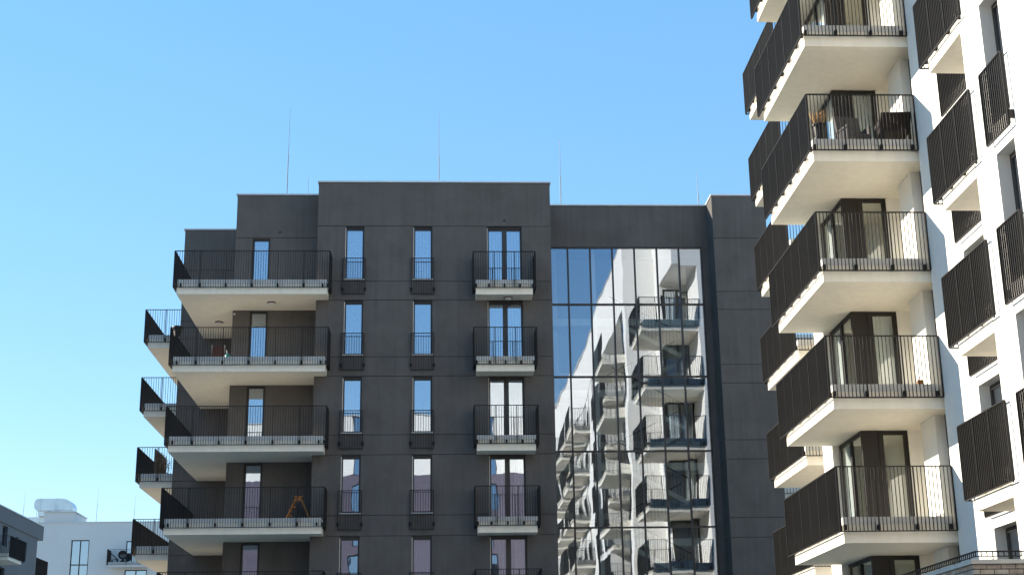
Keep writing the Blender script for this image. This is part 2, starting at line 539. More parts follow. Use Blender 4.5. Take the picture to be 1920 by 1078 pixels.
# --- doors in the recess wall
for k in range(NF):
    z0, z1 = 16.18 - 3 * k, 18.63 - 3 * k
    mb = MB(); frame_y(mb, -7.44, -6.73, z0, z1, 54.99, 55.06, 0.085)
    w = mb.build('terrace_door', FRAME, DB)
    MB().box(-7.355, -6.815, 55.015, 55.035, z0 + 0.085, z1 - 0.085).build('pane', G_WIN, w)
    if k == 0:
        cb = MB(); curtain(cb, -7.42, -6.75, 55.32, z0, z1, amp=0.03, pitch=0.16); cb.build('curtain', CURT, w, smooth=True)

# --- balconies of the dark building
def slab_parts(parent, rects, zb, edge, inner=None):
    """balcony part: lower slab; sub-parts: upper slab and edge tiles. rects in plan; edge = open sides of strips"""
    mb = MB()
    for (x0, x1, y0, y1) in rects: mb.box(x0, x1, y0, y1, zb, zb + 0.245)
    b = mb.build('balcony', SLAB, parent)
    up = MB()
    for (x0, x1, y0, y1) in inner or rects: up.box(x0, x1, y0, y1, zb + 0.26, zb + 0.50)
    up.build('upper_slab', SLAB, b)
    ed = MB()
    for (x0, x1, y0, y1) in edge:
        L = max(x1 - x0, y1 - y0); n = max(1, round(L / 0.75))
        for i in range(n):
            if x1 - x0 > y1 - y0:
                ed.box(x0 + (x1 - x0) * i / n + 0.003, x0 + (x1 - x0) * (i + 1) / n - 0.003, y0, y1, zb + 0.405, zb + 0.575)
            else:
                ed.box(x0, x1, y0 + (y1 - y0) * i / n + 0.003, y0 + (y1 - y0) * (i + 1) / n - 0.003, zb + 0.405, zb + 0.575)
    ed.build('edge_tiles', TILE, b)
    return b

def clips(mb, segs, zb, posts=0.9, reach=0.10):
    """steel brackets holding the railing on the slab edge: (p, q, outward normal)"""
    for (p, q, nrm) in segs:
        L = math.hypot(q[0] - p[0], q[1] - p[1]); n = max(1, round(L / posts))
        for i in range(n + 1):
            t = min(max(i / n, 0.045), 0.955)
            x = p[0] + (q[0] - p[0]) * t; y = p[1] + (q[1] - p[1]) * t
            x1 = x - nrm[0] * reach; y1 = y - nrm[1] * reach
            hx = 0.03 if abs(nrm[1]) > 0.5 else 0; hy = 0.03 if abs(nrm[0]) > 0.5 else 0
            mb.box(min(x, x1) - hx, max(x, x1) + hx, min(y, y1) - hy, max(y, y1) + hy, zb + 0.28, zb + 0.395)

for k in range(-0, 5):
    zb = 15.655 - 3 * k
    rects = [(-9.9, -4.26, 52.62, 53.446), (-9.9, XL - 0.003, 53.449, 54.896), (-9.9, -8.104, 54.899, 59.196)]
    inner = [(-9.87, -4.29, 52.65, 53.446), (-9.87, XL - 0.003, 53.449, 54.896), (-9.87, -8.104, 54.899, 59.196)]
    edge = [(-9.885, -4.275, 52.635, 52.80), (-9.885, -9.72, 52.805, 59.19), (-4.43, -4.275, 52.805, 53.44)]
    b = slab_parts(DB, rects, zb, edge, inner)
    yf, xl, xr = 52.52, -10.01, -4.17
    rl = MB(); zr, zt = zb + 0.235, zb + 1.67
    segs = [((xl, yf), (xr, yf)), ((xl, yf), (xl, 59.18)), ((xr, yf), (xr, 53.43))]
    rail_frame(rl, segs, zr, zt)
    clips(rl, [((xl, yf), (xr, yf), (0, -1)), ((xl, yf), (xl, 59.18), (-1, 0)), ((xr, yf), (xr, 53.43), (1, 0))], zb)
    rl.build('railing', RAIL, b)
    if k < 4:
        for c in bar_spots((xl, yf), (xr, yf), 0.092): baluster_part(b, c.x, c.y, zr + 0.01, zt - 0.011, True)
    sb = MB()
    if k >= 4: bars(sb, (xl, yf), (xr, yf), zr + 0.01, zt - 0.011, 0.092)
    bars(sb, (xl, yf), (xl, 59.18), zr + 0.01, zt - 0.011); bars(sb, (xr, yf), (xr, 53.43), zr + 0.01, zt - 0.011)
    sb.build('railing_bars', RAIL, b, kind='stuff')
# small balconies
b0 = None
for k in range(0, 6):
    zb = 15.645 - 3 * k
    if b0 is None:
        b0 = slab_parts(DB, [(1.38, 3.555, 52.65, 53.446)], zb, [(1.37, 3.565, 52.635, 52.80)], [(1.40, 3.535, 52.67, 53.446)])
        rl = MB(); zr, zt = zb + 0.25, zb + 1.68
        segs = [((1.29, 52.55), (3.655, 52.55)), ((1.29, 52.55), (1.29, 53.43)), ((3.655, 52.55), (3.655, 53.43))]
        rail_frame(rl, segs, zr, zt, 0.8)
        clips(rl, [((1.29, 52.55), (3.655, 52.55), (0, -1)), ((1.29, 52.55), (1.29, 53.43), (-1, 0)), ((3.655, 52.55), (3.655, 53.43), (1, 0))], zb, 0.6)
        rl.build('railing', RAIL, b0)
        sb = MB()
        for s in segs: bars(sb, s[0], s[1], zr + 0.01, zt - 0.011, 0.09)
        sb.build('railing_bars', RAIL, b0, kind='stuff')
    else:
        place(b0, DB, (0, 0, -3 * k))
# left wing balconies
b1 = None
for k in range(0, 6):
    zb = 15.655 - 3 * k
    if b1 is None:
        b1 = slab_parts(DB, [(-12.52, -10.904, 60.72, 69.5)], zb, [(-12.505, -10.91, 60.735, 60.90), (-12.505, -12.34, 60.905, 69.4)], [(-12.49, -10.904, 60.75, 69.5)])
        rl = MB(); zr, zt = zb + 0.235, zb + 1.67
        segs = [((-12.66, 60.62), (-10.92, 60.62)), ((-12.66, 60.62), (-12.66, 69.6)), ((-12.66, 69.6), (-10.92, 69.6))]
        rail_frame(rl, segs, zr, zt)
        clips(rl, [((-12.66, 60.62), (-10.92, 60.62), (0, -1)), ((-12.66, 60.62), (-12.66, 69.6), (-1, 0))], zb)
        rl.build('railing', RAIL, b1)
        sb = MB()
        for s in segs: bars(sb, s[0], s[1], zr + 0.01, zt - 0.011, 0.105)
        sb.build('railing_bars', RAIL, b1, kind='stuff')
    else:
        place(b1, DB, (0, 0, -3 * k))

# --- stairwell glazing
MX = [4.36, 5.24, 6.16, 7.075, 7.99, 8.915, 9.83, 10.765]
HZ = [18.67, 16.24, 13.23, 10.22, 7.235, 4.23, 1.22, -1.65]
YG = 56.10
cw = MB()
for i, x in enumerate(MX):
    cw.box(x - 0.03, x + 0.03, YG - 0.06, YG + 0.12, -1.69, 18.70)
for z in HZ:
    for i in range(7): cw.box(MX[i] + 0.03, MX[i + 1] - 0.03, YG - 0.05, YG + 0.10, z - 0.03, z + 0.028)
cwo = cw.build('stairwell_window', FRAME, DB)
for j in range(7):
    for i in range(7):
        x0, x1 = MX[i] + 0.03, MX[i + 1] - 0.03; z0, z1 = HZ[j + 1] + 0.029, HZ[j] - 0.031
        xm, zm = (x0 + x1) / 2, (z0 + z1) / 2
        mb = MB().box(x0 - xm - 0.01, x1 - xm + 0.01, 0, 0.02, z0 - zm - 0.01, z1 - zm + 0.01)
        me = bpy.data.meshes.new('pane'); me.from_pydata(mb.v, [], mb.f); me.materials.append(G_WALL)
        o = bpy.data.objects.new('pane', me); C.objects.link(o); o.parent = cwo
        o.location = Vector((xm, YG + 0.02, zm)) - ORG[DB.name]
        o.rotation_euler = (random.gauss(0, 0.0012), 0, random.gauss(0, 0.0012))
# stairwell inside
iw = MB()
iw.box(XR + 0.01, 11.05, 61.5, 61.7, -1.7, 19.9)
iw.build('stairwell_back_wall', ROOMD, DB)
sl = MB()
for k in range(0, 7):
    z = 15.62 - 3 * k
    sl.box(XR + 0.02, 11.04, 57.1, 58.0, z, z + 0.30)
    sl.box(XR + 0.02, 11.04, 60.2, 61.49, z - 1.5, z - 1.25)
sl.build('stair_landing', ROOM, DB)
fl2 = MB(); hr2 = MB()
for k in range(0, 6):
    z = 15.62 - 3 * k
    for (xa, xb, y, za, zb_) in ((7.0, 9.9, 57.6, z + 0.25, z - 1.3), (9.9, 7.0, 59.0, z - 1.3, z - 2.75)):
        fl2.beam((xa, y, za), (xb, y, zb_), 1.1, 0.18)
        hr2.beam((xa, y - 0.5, za + 1.0), (xb, y - 0.5, zb_ + 1.0), 0.05, 0.05)
        for i in range(1, 20):
            t = i / 20; x = xa + (xb - xa) * t; zz = za + (zb_ - za) * t
            hr2.box(x - 0.008, x + 0.008, y - 0.51, y - 0.49, zz + 0.1, zz + 0.98)
fl2.build('stair_flight', ROOM, DB)
hr2.build('stair_railing', RAIL, DB)
MB().box(6.22, 6.46, 57.0, 57.09, -1.7, 19.8).box(4.9, 5.1, 60, 60.19, -1.7, 19.8).build('stairwell_column', WHITE, DB)
# wall vents
for (x, z, yy) in ((2.54, 18.9, Y0), (-6.36, 18.9, 54.9)):
    MB().tube((x, yy - 0.05, z), (x, yy + 0.02, z), 0.045, n=10).build('wall_vent', FRAME, DB)
MB().box(-8.06, -8.0, 54.84, 54.899, 15.47, 15.53).build('motion_sensor', WHITEPL, DB)

# ================================================================== white building
WB = thing('white_apartment_building', 'white rendered apartment building on the right with deep stacked corner balconies', 'apartment building', (12, 30, -1.7))
LV = [18.69 - 3 * k for k in range(0, 8)]       # slab undersides
RT = 25.6
wl_ = MB()
holesX = []          # long facade, plane X = 11.42
for zb in LV:
    holesX.append((27.95, 29.43, zb + 0.62, zb + 3.02)); holesX.append((25.0, 26.5, zb + 0.62, zb + 3.02))
wl_.wall('x', 11.42, 11.77, 24.95, 31.55, -1.7, 21.7, holesX).build('wall', WHITE, WB)
holesN = []
NY = [23.1, 19.6, 15.2, 11.0, 6.5, 2.0, -3.0, -8.0]
for zb in LV:
    for i, y in enumerate(NY): holesN.append((y, y + (0.85 if i % 2 == 0 else 1.5), zb + 0.62, zb + 3.06))
MB().wall('x', 10.1, 10.45, -30, 24.6, -1.7, 21.7, holesN).build('wall', WHITE, WB)
MB().box(10.1, 11.77, 24.6, 24.95, -1.7, 21.7).build('wall', WHITE, WB)
# loggia walls of the corner stack
lg = MB()
lg.box(11.43, 11.95, 32.3, 33.3, -1.7, 21.7)
lg.box(11.37, 12.3, 34.12, 34.45, -1.7, 21.7)
lg.box(11.95, 12.3, 31.55, 34.12, -1.7, 21.7)
lg.build('loggia_wall', WHITE, WB)
bk = MB()
bk.box(10.05, 25, 36.18, 37.1, -1.7, 21.7)
bk.box(11.7, 25, 37.1, 39.2, -1.7, 22.1)
bk.box(13.06, 25, 39.2, 43.1, -1.7, 22.1)
bk.build('wall', WHITE, WB)
tp = MB()
tp.box(10.05, 25, -30, 37.1, 21.705, RT)
tp.box(11.7, 25, 37.105, 43.1, 22.103, RT)
tp.build('top_storey', WHITE, WB)
MB().box(24.6, 25, -30, 36.18, -1.7, 21.7).box(10.45, 24.6, -30, -29.6, -1.7, 21.7).build('wall', WHITE, WB)
MB().box(10.0, 25.05, -30.05, 37.15, RT + 0.003, RT + 0.07).build('roof_coping', COPE, WB)
fz = MB()
for zb in LV: fz.box(12.0, 24.5, -29.5, 31.5, zb + 0.05, zb + 0.4)
fz.box(13.5, 13.7, -29.5, 31.5, -1.7, 21.6)
fz.build('storey_floor', ROOM, WB)

def french(y0, y1, zb, x, top):
    """window set back in the facade facing -X"""
    z0, z1 = zb + 0.63, zb + top - 0.01
    mb = MB(); frame_x(mb, y0 + 0.003, y1 - 0.003, z0, z1, x + 0.24, x + 0.31, 0.09, [((y0 + y1) / 2 - 0.05, (y0 + y1) / 2 + 0.05)] if y1 - y0 > 1.2 else ())
    w = mb.build('window', FRAME, WB)
    MB().box(x + 0.265, x + 0.285, y0 + 0.09, y1 - 0.09, z0 + 0.09, z1 - 0.09).build('pane', G_WIN, w)
    return w
def juliet(y0, y1, zb, x, parts, name='window_railing'):
    zr, zt = zb + 0.26, zb + 1.67
    rl = MB(); rail_frame(rl, [((x, y0), (x, y1))], zr, zt, 2.0)
    for y in (y0, y1): rl.box(x + 0.01, x + 0.099, y - 0.03, y + 0.03, zr + 0.12, zr + 0.27)
    o = rl.build(name, RAIL, WB)
    if parts:
        for c in bar_spots((x, y0), (x, y1), 0.088): baluster_part(o, c.x, c.y, zr + 0.01, zt - 0.011, False)
    else:
        sb = MB(); bars(sb, (x, y0), (x, y1), zr + 0.01, zt - 0.011, 0.088); sb.build('railing_bars', RAIL, o, kind='stuff')
    return o
for i, zb in enumerate(LV):
    french(27.95, 29.43, zb, 11.42, 3.02); french(25.0, 26.5, zb, 11.42, 3.02)
    juliet(27.75, 29.55, zb, 11.32, False)
    for j, y in enumerate(NY):
        w = 0.85 if j % 2 == 0 else 1.5
        french(y, y + w, zb, 10.1, 3.06)
        if j < 5: juliet(y - 0.1, y + w + 0.1, zb, 10.0, j == 0 and 2 <= i <= 5)

def white_balcony(rects, inner, edge, zb, segs, clip, parts_seg=(), posts=0.82):
    b = slab_parts(WB, rects, zb, edge, inner)
    zr, zt = zb + 0.245, zb + 1.675
    rl = MB(); rail_frame(rl, segs, zr, zt, posts); clips(rl, clip, zb, posts)
    rl.build('railing', RAIL, b)
    sb = MB()
    for s in segs:
        if s in parts_seg:
            for c in bar_spots(s[0], s[1], 0.0875): baluster_part(b, c.x, c.y, zr + 0.01, zt - 0.011, abs(s[0][1] - s[1][1]) < 0.1)
        else: bars(sb, s[0], s[1], zr + 0.01, zt - 0.011, 0.0875)
    sb.build('railing_bars', RAIL, b, kind='stuff')
    return b
FS = ((8.8, 31.5), (11.40, 31.5))
for i, zb in enumerate(LV):
    # deep corner balcony
    segs = [FS, ((8.8, 31.5), (8.8, 36.45))]
    white_balcony([(8.89, 11.947, 31.6, 32.297), (8.89, 11.427, 32.3, 33.3), (8.89, 11.947, 33.303, 34.117), (8.89, 10.218, 34.12, 36.177)],
                  [(8.92, 11.947, 31.63, 32.297), (8.92, 11.427, 32.3, 33.3), (8.92, 11.947, 33.303, 34.117), (8.92, 10.218, 34.12, 36.177)],
                  [(8.905, 11.415, 31.615, 31.80), (8.905, 9.08, 31.805, 36.17)], zb, segs,
                  [((8.8, 31.5), (11.4, 31.5), (0, -1)), ((8.8, 31.5), (8.8, 36.3), (-1, 0))], (FS,) if 1 <= i <= 5 else ())
    # corner balcony at the far end
    segs = [((10.0, 38.9), (10.0, 43.1)), ((10.0, 43.1), (13.05, 43.1)), ((10.0, 38.9), (11.68, 38.9))]
    white_balcony([(10.1, 11.697, 39.0, 39.2), (10.1, 11.697, 39.2, 40.1), (10.1, 13.057, 40.103, 43.0)],
                  [(10.13, 11.697, 39.03, 40.1), (10.13, 13.057, 40.103, 42.97)],
                  [(10.115, 10.28, 39.015, 42.8), (10.115, 13.05, 42.81, 42.985), (10.285, 11.69, 39.015, 39.18)], zb, segs,
                  [((10.0, 38.9), (10.0, 43.1), (-1, 0)), ((10.0, 43.1), (13.05, 43.1), (0, 1))])
    # balcony tucked into the step of the facade
    PS = ((10.01, 24.66), (10.01, 27.05))
    segs = [PS, ((10.01, 27.05), (11.4, 27.05))]
    white_balcony([(10.085, 11.417, 24.953, 26.75)], [(10.11, 11.417, 24.953, 26.72)], [(10.095, 10.26, 24.953, 26.56), (10.095, 11.41, 26.565, 26.735)],
                  zb, segs, [((10.01, 24.8), (10.01, 27.0), (-1, 0))], (PS,) if 2 <= i <= 5 else ())
    # near facade balconies, seen only mirrored in the stairwell glazing
    if i < 7:
        for (ya, yb) in ((12.9, 17.0), (7.6, 11.6), (1.5, 5.6), (-5.0, -0.5)):
            segs = [((8.8, ya), (8.8, yb)), ((8.8, yb), (10.08, yb)), ((8.8, ya), (10.08, ya))]
            white_balcony([(8.9, 10.097, ya + 0.1, yb - 0.1)], None, [(8.89, 9.06, ya + 0.09, yb - 0.09)], zb, segs, [])
# glazed corners of the loggias
for i, zb in enumerate(LV):
    z0, z1 = zb + 0.505, zb + 2.995
    fr = MB()
    fr.box(10.222, 10.62, 34.124, 34.21, z0, z1)                     # solid corner panel
    fr.box(10.64, 11.366, 34.14, 34.21, z1 - 0.10, z1); fr.box(10.64, 11.366, 34.14, 34.21, z0, z0 + 0.08)
    fr.box(10.64, 10.76, 34.135, 34.21, z0 + 0.08, z1 - 0.10); fr.box(11.26, 11.366, 34.135, 34.21, z0 + 0.08, z1 - 0.10)
    fr.box(10.62, 10.64, 34.15, 34.21, z0, z1)
    fr.box(10.222, 10.292, 34.21, 36.176, z1 - 0.09, z1); fr.box(10.222, 10.292, 34.21, 36.176, z0, z0 + 0.08)
    fr.box(10.222, 10.292, 35.06, 35.20, z0 + 0.08, z1 - 0.09); fr.box(10.222, 10.292, 36.07, 36.176, z0 + 0.08, z1 - 0.09)
    w = fr.build('glazed_corner', PANEL, WB)
    MB().box(10.76, 11.26, 34.165, 34.185, z0 + 0.08, z1 - 0.10).build('pane', G_LOG, w)
    MB().box(10.245, 10.265, 34.21, 35.06, z0 + 0.08, z1 - 0.09).build('pane', G_LOG, w)
    MB().box(10.245, 10.265, 35.20, 36.07, z0 + 0.08, z1 - 0.09).build('pane', G_LOG, w)
    if i in (2, 4):
        cb = MB(); curtain(cb, 10.72, 11.3, 34.36, z0, z1, amp=0.02, pitch=0.10, ph=i); cb.build('curtain', CURT, w, smooth=True)
    cb = MB()
    if i in (1, 2, 6): curtain_x(cb, 34.3, 35.05, 10.34, z0 + 0.05, z1, ph=i)
    if i in (0, 2, 3, 4, 5): curtain_x(cb, 35.3 + 0.1 * (i % 3), 36.05, 10.34, z0 + 0.05, z1, ph=i)
    if cb.v: cb.build('curtain', CURT, w, smooth=True)
    # window beside the pier
    mb = MB(); frame_x(mb, 31.56, 32.295, z0, z1, 11.66, 11.72, 0.10); ww = mb.build('window', FRAME, WB)
    MB().box(11.68, 11.70, 31.66, 32.195, z0 + 0.1, z1 - 0.1).build('pane', G_LOG, ww)
    # door of the far corner loggia
    mb = MB(); frame_y(mb, 11.72, 13.05, z0, z1, 40.03, 40.1, 0.09, [(12.3, 12.42)]); d = mb.build('balcony_door', PANEL, WB)
    MB().box(11.81, 12.96, 40.05, 40.07, z0 + 0.09, z1 - 0.09).build('pane', G_LOG, d)
    cb = MB()
    if i % 3 != 1: curtain(cb, 12.45 if i % 2 else 11.85, 12.95 if i % 2 else 12.35, 39.8, z0, z1, ph=i)
    if cb.v: cb.build('curtain', CURT, d, smooth=True)
rm = MB()
for zb in LV: rm.box(10.3, 13.4, 34.46, 36.17, zb - 0.01, zb + 0.50)
rm2 = MB().box(11.72, 13.05, 39.21, 39.3, -1.7, 21.6).build('room_partition', PANEL, WB)  # dark sheet added over the white wall so the far loggia room looks dim
rm.box(12.9, 13.1, 34.46, 36.17, -1.7, 21.7)
rm.build('room_shell', ROOM, WB)

# ================================================================== brick bay
BB = thing('brick_bay', 'low buff brick bay with stone coping and black rail, lower right corner', 'brick wall', (9.2, 25, -1.7))
BX, BY, BT = 8.33, 22.5, 2.285
MB().box(BX + 0.018, 10.09, BY + 0.018, 30.0, -1.7, BT).build('wall', MORTAR, BB)
cp = MB()
cp.box(BX - 0.035, 10.09, BY - 0.035, BY + 0.35, BT + 0.003, BT + 0.07)
cp.box(BX - 0.035, BX + 0.32, BY + 0.353, 30.0, BT + 0.003, BT + 0.07)
cp.build('coping', STONE, BB)
BRM = {}
def brick(x0, x1, y0, y1, z0, z1):
    L = (round(x1 - x0, 3), round(y1 - y0, 3)); t = random.randrange(4)
    if (L, t) not in BRM:
        a, b, h, e = L[0] / 2, L[1] / 2, (z1 - z0) / 2, 0.004
        mb = MB().box(-a, a, -b, b, -h, h)
        me = bpy.data.meshes.new('brick'); me.from_pydata(mb.v, [], mb.f); me.materials.append(BRICKS[t]); BRM[(L, t)] = me
    o = bpy.data.objects.new('brick', BRM[(L, t)]); C.objects.link(o); o.parent = BB
    j = random.uniform(-0.002, 0.002)
    o.location = Vector(((x0 + x1) / 2 + j, (y0 + y1) / 2 + j, (z0 + z1) / 2)) - ORG[BB.name]
pitch_z, bl = 0.08, 0.23
for c in range(7):
    z1 = BT - 0.006 - c * pitch_z; z0 = z1 - 0.066
    off = 0 if c % 2 == 0 else bl / 2
    x = BX + (0 if c % 2 == 0 else 0.1)
    if c % 2: brick(BX, BX + 0.102, BY, BY + 0.10, z0, z1); x = BX + 0.115
    while x < 10.0:
        brick(x, min(x + bl - 0.013, 10.06), BY, BY + 0.10, z0, z1); x += bl
    y = BY + (0.113 if c % 2 == 0 else 0.113 + bl / 2)
    if c % 2: brick(BX, BX + 0.10, BY + 0.113, BY + 0.113 + bl / 2 - 0.013, z0, z1)
    while y < 27.6:
        brick(BX, BX + 0.10, y, y + bl - 0.013, z0, z1); y += bl
br = MB()
zt_, zb_ = 2.49, 2.415
for (p, q) in (((8.43, 22.6), (10.08, 22.6)), ((8.43, 22.6), (8.43, 29.9))):
    br.beam((p[0], p[1], zt_), (q[0], q[1], zt_), 0.03, 0.02); br.beam((p[0], p[1], zb_), (q[0], q[1], zb_), 0.02, 0.014)
    L = math.hypot(q[0] - p[0], q[1] - p[1]); n = round(L / 0.09)
    for i in range(n + 1):
        x = p[0] + (q[0] - p[0]) * i / n; y = p[1] + (q[1] - p[1]) * i / n
        zlow = BT + 0.07 if i % 8 == 3 else zb_
        br.box(x - 0.007, x + 0.007, y - 0.007, y + 0.007, zlow, zt_)
br.build('guard_rail', RAIL, BB)

# ================================================================== buildings across the street and beyond
def block(name, label, x0, x1, y0, y1, top, m, loc=None):
    t = thing(name, label, 'apartment building', ((x0 + x1) / 2, (y0 + y1) / 2, -1.7))
    return t
# grey building, lower left
GB = thing('grey_apartment_building', 'dark grey apartment building at the lower left edge, in shadow, with a jutting parapet', 'apartment building', (-38, 110, -1.7))
GX = -32.0; GYE = 117.6; GT = 14.65
gh = []
for k in range(6):
    for (ya, yb, za, zb) in ((108.1, 109.4, 14.5, 13.0), (111.7, 112.3, 14.1, 13.1), (114.0, 114.7, 14.0, 13.1)):
        gh.append((ya, yb, za - 3.0 * k - 2.35 + 0.9, za - 3.0 * k))
gh = [(a, b, z0, z1) for (a, b, z0, z1) in gh]
MB().wall('x', GX - 0.4, GX, 96, GYE, -1.7, GT, gh).build('wall', GREY, GB)
MB().box(GX - 14, GX - 0.401, 96, GYE, -1.7, GT - 1.0).build('wall', GREY, GB)
MB().box(GX - 0.4, GX + 0.08, 96, GYE + 1.3, GT + 0.003, 15.75).box(GX - 14, GX - 0.401, 96, GYE + 1.3, 15.0, 15.6).build('parapet', GREY, GB)
MB().box(GX - 0.45, GX + 0.13, 96, GYE + 1.35, 15.753, 15.82).build('roof_coping', COPE, GB)
for (a, b, z0, z1) in gh:
    mb = MB(); frame_x(mb, a, b, z0, z1, GX - 0.3, GX - 0.2, 0.07); w = mb.build('window', FRAME, GB)
    MB().box(GX - 0.26, GX - 0.24, a + 0.07, b - 0.07, z0 + 0.07, z1 - 0.07).build('pane', G_FAR, w)
def far_balcony(root, rect, zb, segs, m=SLAB):
    x0, x1, y0, y1 = rect
    b = MB().box(x0, x1, y0, y1, zb, zb + 0.45).build('balcony', m, root)
    rl = MB(); rail_frame(rl, segs, zb + 0.2, zb + 1.65, 2.0)
    rl.build('railing', RAIL, b)
    sb = MB()
    for s in segs: bars(sb, s[0], s[1], zb + 0.21, zb + 1.64, 0.11)
    sb.build('railing_bars', RAIL, b, kind='stuff')
    return b
for k in range(3):
    zb = 11.55 - 3 * k
    far_balcony(GB, (GX + 0.004, GX + 1.7, 104.1, 107.5), zb, [((GX + 1.8, 104.0), (GX + 1.8, 107.9)), ((GX, 104.0), (GX + 1.8, 104.0)), ((GX, 107.9), (GX + 1.8, 107.9))])
    zb2 = 11.55 - 3 * k
    far_balcony(GB, (GX + 0.004 - 3, GX - 0.3, GYE + 0.004, GYE + 3.4), zb2, [((GX - 0.02, GYE + 0.05), (GX - 0.02, GYE + 3.6)), ((GX - 3, GYE + 3.6), (GX - 0.02, GYE + 3.6))])

# pale building in the background
PB = thing('pale_apartment_building', 'pale white apartment building in the left background with a low roof tower', 'apartment building', (-30, 150, -1.7))
PY = 143.0; S_ = PY / 125.0
PT = 16.92 * S_
ph = [(-31.18 * S_, -29.67 * S_, 10.6 * S_, 15.45 * S_), (-26.58 * S_, -25.6 * S_, 13.1 * S_, 15.33 * S_), (-26.58 * S_, -24.71 * S_, 10.6 * S_, 12.91 * S_),
      (-22.5 * S_, -21 * S_, 13.1 * S_, 15.33 * S_)]
MB().wall('y', PY, PY + 0.4, -44, -20, -1.7, PT, ph).build('wall', PALE, PB)
MB().box(-44, -20, PY + 0.401, PY + 14, -1.7, 8).box(-44, -20, PY + 3, PY + 14, 8.003, PT - 0.5).build('wall', PALE, PB)
MB().box(-44, -20, PY - 0.06, PY + 0.5, PT + 0.003, PT + 0.07).build('roof_coping', COPE, PB)
MB().box(-33.65 * S_, -31.1 * S_, PY + 0.05, PY + 5, PT + 0.075, 17.82 * S_).build('roof_tower', PALE, PB)
MB().box(-33.65 * S_ - 0.05, -31.1 * S_ + 0.12, PY - 0.04, PY + 5.1, 17.824 * S_, 17.9 * S_).build('roof_coping', COPE, PB)
MB().box(-36.9 * S_, -33.66 * S_, PY + 2.0, PY + 6, PT + 0.075, 17.66 * S_).build('plant_room', STEEL, PB)
for (a, b, z0, z1) in ph:
    mb = MB(); c = (a + b) / 2
    frame_y(mb, a, b, z0, z1, PY + 0.1, PY + 0.2, 0.09, [(c - 0.05, c + 0.05)])
    if z1 - z0 > 4: mb.box(a + 0.09, b - 0.09, PY + 0.09, PY + 0.2, 13.33 * S_, 13.42 * S_)
    w = mb.build('window', FRAME, PB)
    for (p, q) in ((a + 0.09, c - 0.05), (c + 0.05, b - 0.09)):
        MB().box(p, q, PY + 0.14, PY + 0.16, z0 + 0.09, z1 - 0.09).build('pane', G_FAR, w)
x0, x1 = -27.8 * S_, -24.6 * S_
far_balcony(PB, (x0 + 0.1, x1, PY - 1.5, PY - 0.004), 13.06 * S_ - 0.02, [((x0, PY - 1.6), (x1, PY - 1.6)), ((x0, PY - 1.6), (x0, PY - 0.01)), ((x1, PY - 1.6), (x1, PY - 0.01))], PALE)

# white block behind the street corner, right of the dark building
FB = thing('far_white_building', 'sliver of a far white building between the dark building and the corner balconies', 'apartment building', (20, 70, -1.7))
MB().wall('y', 66, 66.4, 14.2, 26, -1.7, 17.6, [(16.9, 18.3, 13.3 - 3 * k, 15.6 - 3 * k) for k in range(5)] ).build('wall', WHITE, FB)
for k in range(5):
    mb = MB(); frame_y(mb, 16.9, 18.3, 13.3 - 3 * k, 15.6 - 3 * k, 66.15, 66.25, 0.09); w = mb.build('window', FRAME, FB)
    MB().box(16.99, 18.21, 66.19, 66.21, 13.39 - 3 * k, 15.51 - 3 * k).build('pane', G_FAR, w)
    rl = MB(); rail_frame(rl, [((15.6, 65.3), (19, 65.3))], 12.9 - 3 * k, 14.2 - 3 * k, 1.0); bars(rl, (15.6, 65.3), (19, 65.3), 12.91 - 3 * k, 14.19 - 3 * k, 0.15)
    rl.build('railing', RAIL, FB)
    MB().box(15.6, 19, 65.4, 65.996, 12.7 - 3 * k, 13.0 - 3 * k).build('balcony', SLAB, FB)

# apartment row along the left side of the street (outside the frame; its shadow lies on the street and the brick bay)
RB = thing('street_row_building', 'pale apartment row along the left side of the street', 'apartment building', (-40, 58, -1.7))
MB().box(-48, -32, 22, 66, -1.7, 17.6).build('wall', PALE, RB)
MB().box(-48.1, -31.9, 21.9, 66.1, 17.603, 17.7).build('roof_coping', COPE, RB)
for k in range(6):
    for i in range(9):
        y = 24 + i * 4.7
        mb = MB(); frame_x(mb, y, y + 1.6, -0.5 + 3 * k, 1.7 + 3 * k, -31.999, -31.94, 0.08); w = mb.build('window', FRAME, RB)
        MB().box(-31.995, -31.96, y + 0.08, y + 1.52, -0.42 + 3 * k, 1.62 + 3 * k).build('pane', G_FAR, w)

# apartment block behind the viewpoint, mirrored in the dark building's windows
MBK = thing('opposite_apartment_building', 'cream apartment block facing the dark building, mirrored in its windows', 'apartment building', (-8, -24, -1.7))
oh = []
for k in range(9):
    for i in range(9):
        x = -26 + i * 3.7
        oh.append((x, x + 1.25, -0.6 + 3 * k, 1.75 + 3 * k))
MB().wall('y', -16.4, -16, -30, 8.5, 20.5, 25.6, oh).build('wall', WHITE, MBK)
MB().wall('y', -16.4, -16, -30, 8.5, -1.7, 20.497, oh).build('wall', MAUVE, MBK)
MB().box(-30, 8.5, -30, -18.5, -1.7, 25.6).box(3.0, 8.5, -18.49, -16.0, 25.603, 29.5).build('wall', WHITE, MBK)
MB().box(-30.1, 2.9, -16.5, -15.9, 25.603, 25.68).build('roof_coping', COPE, MBK)
for (a, b, z0, z1) in oh:
    mb = MB(); frame_y(mb, a, b, z0, z1, -16.3, -16.2, 0.08); w = mb.build('window', FRAME, MBK)
    MB().box(a + 0.08, b - 0.08, -16.26, -16.24, z0 + 0.08, z1 - 0.08).build('pane', G_FAR, w)

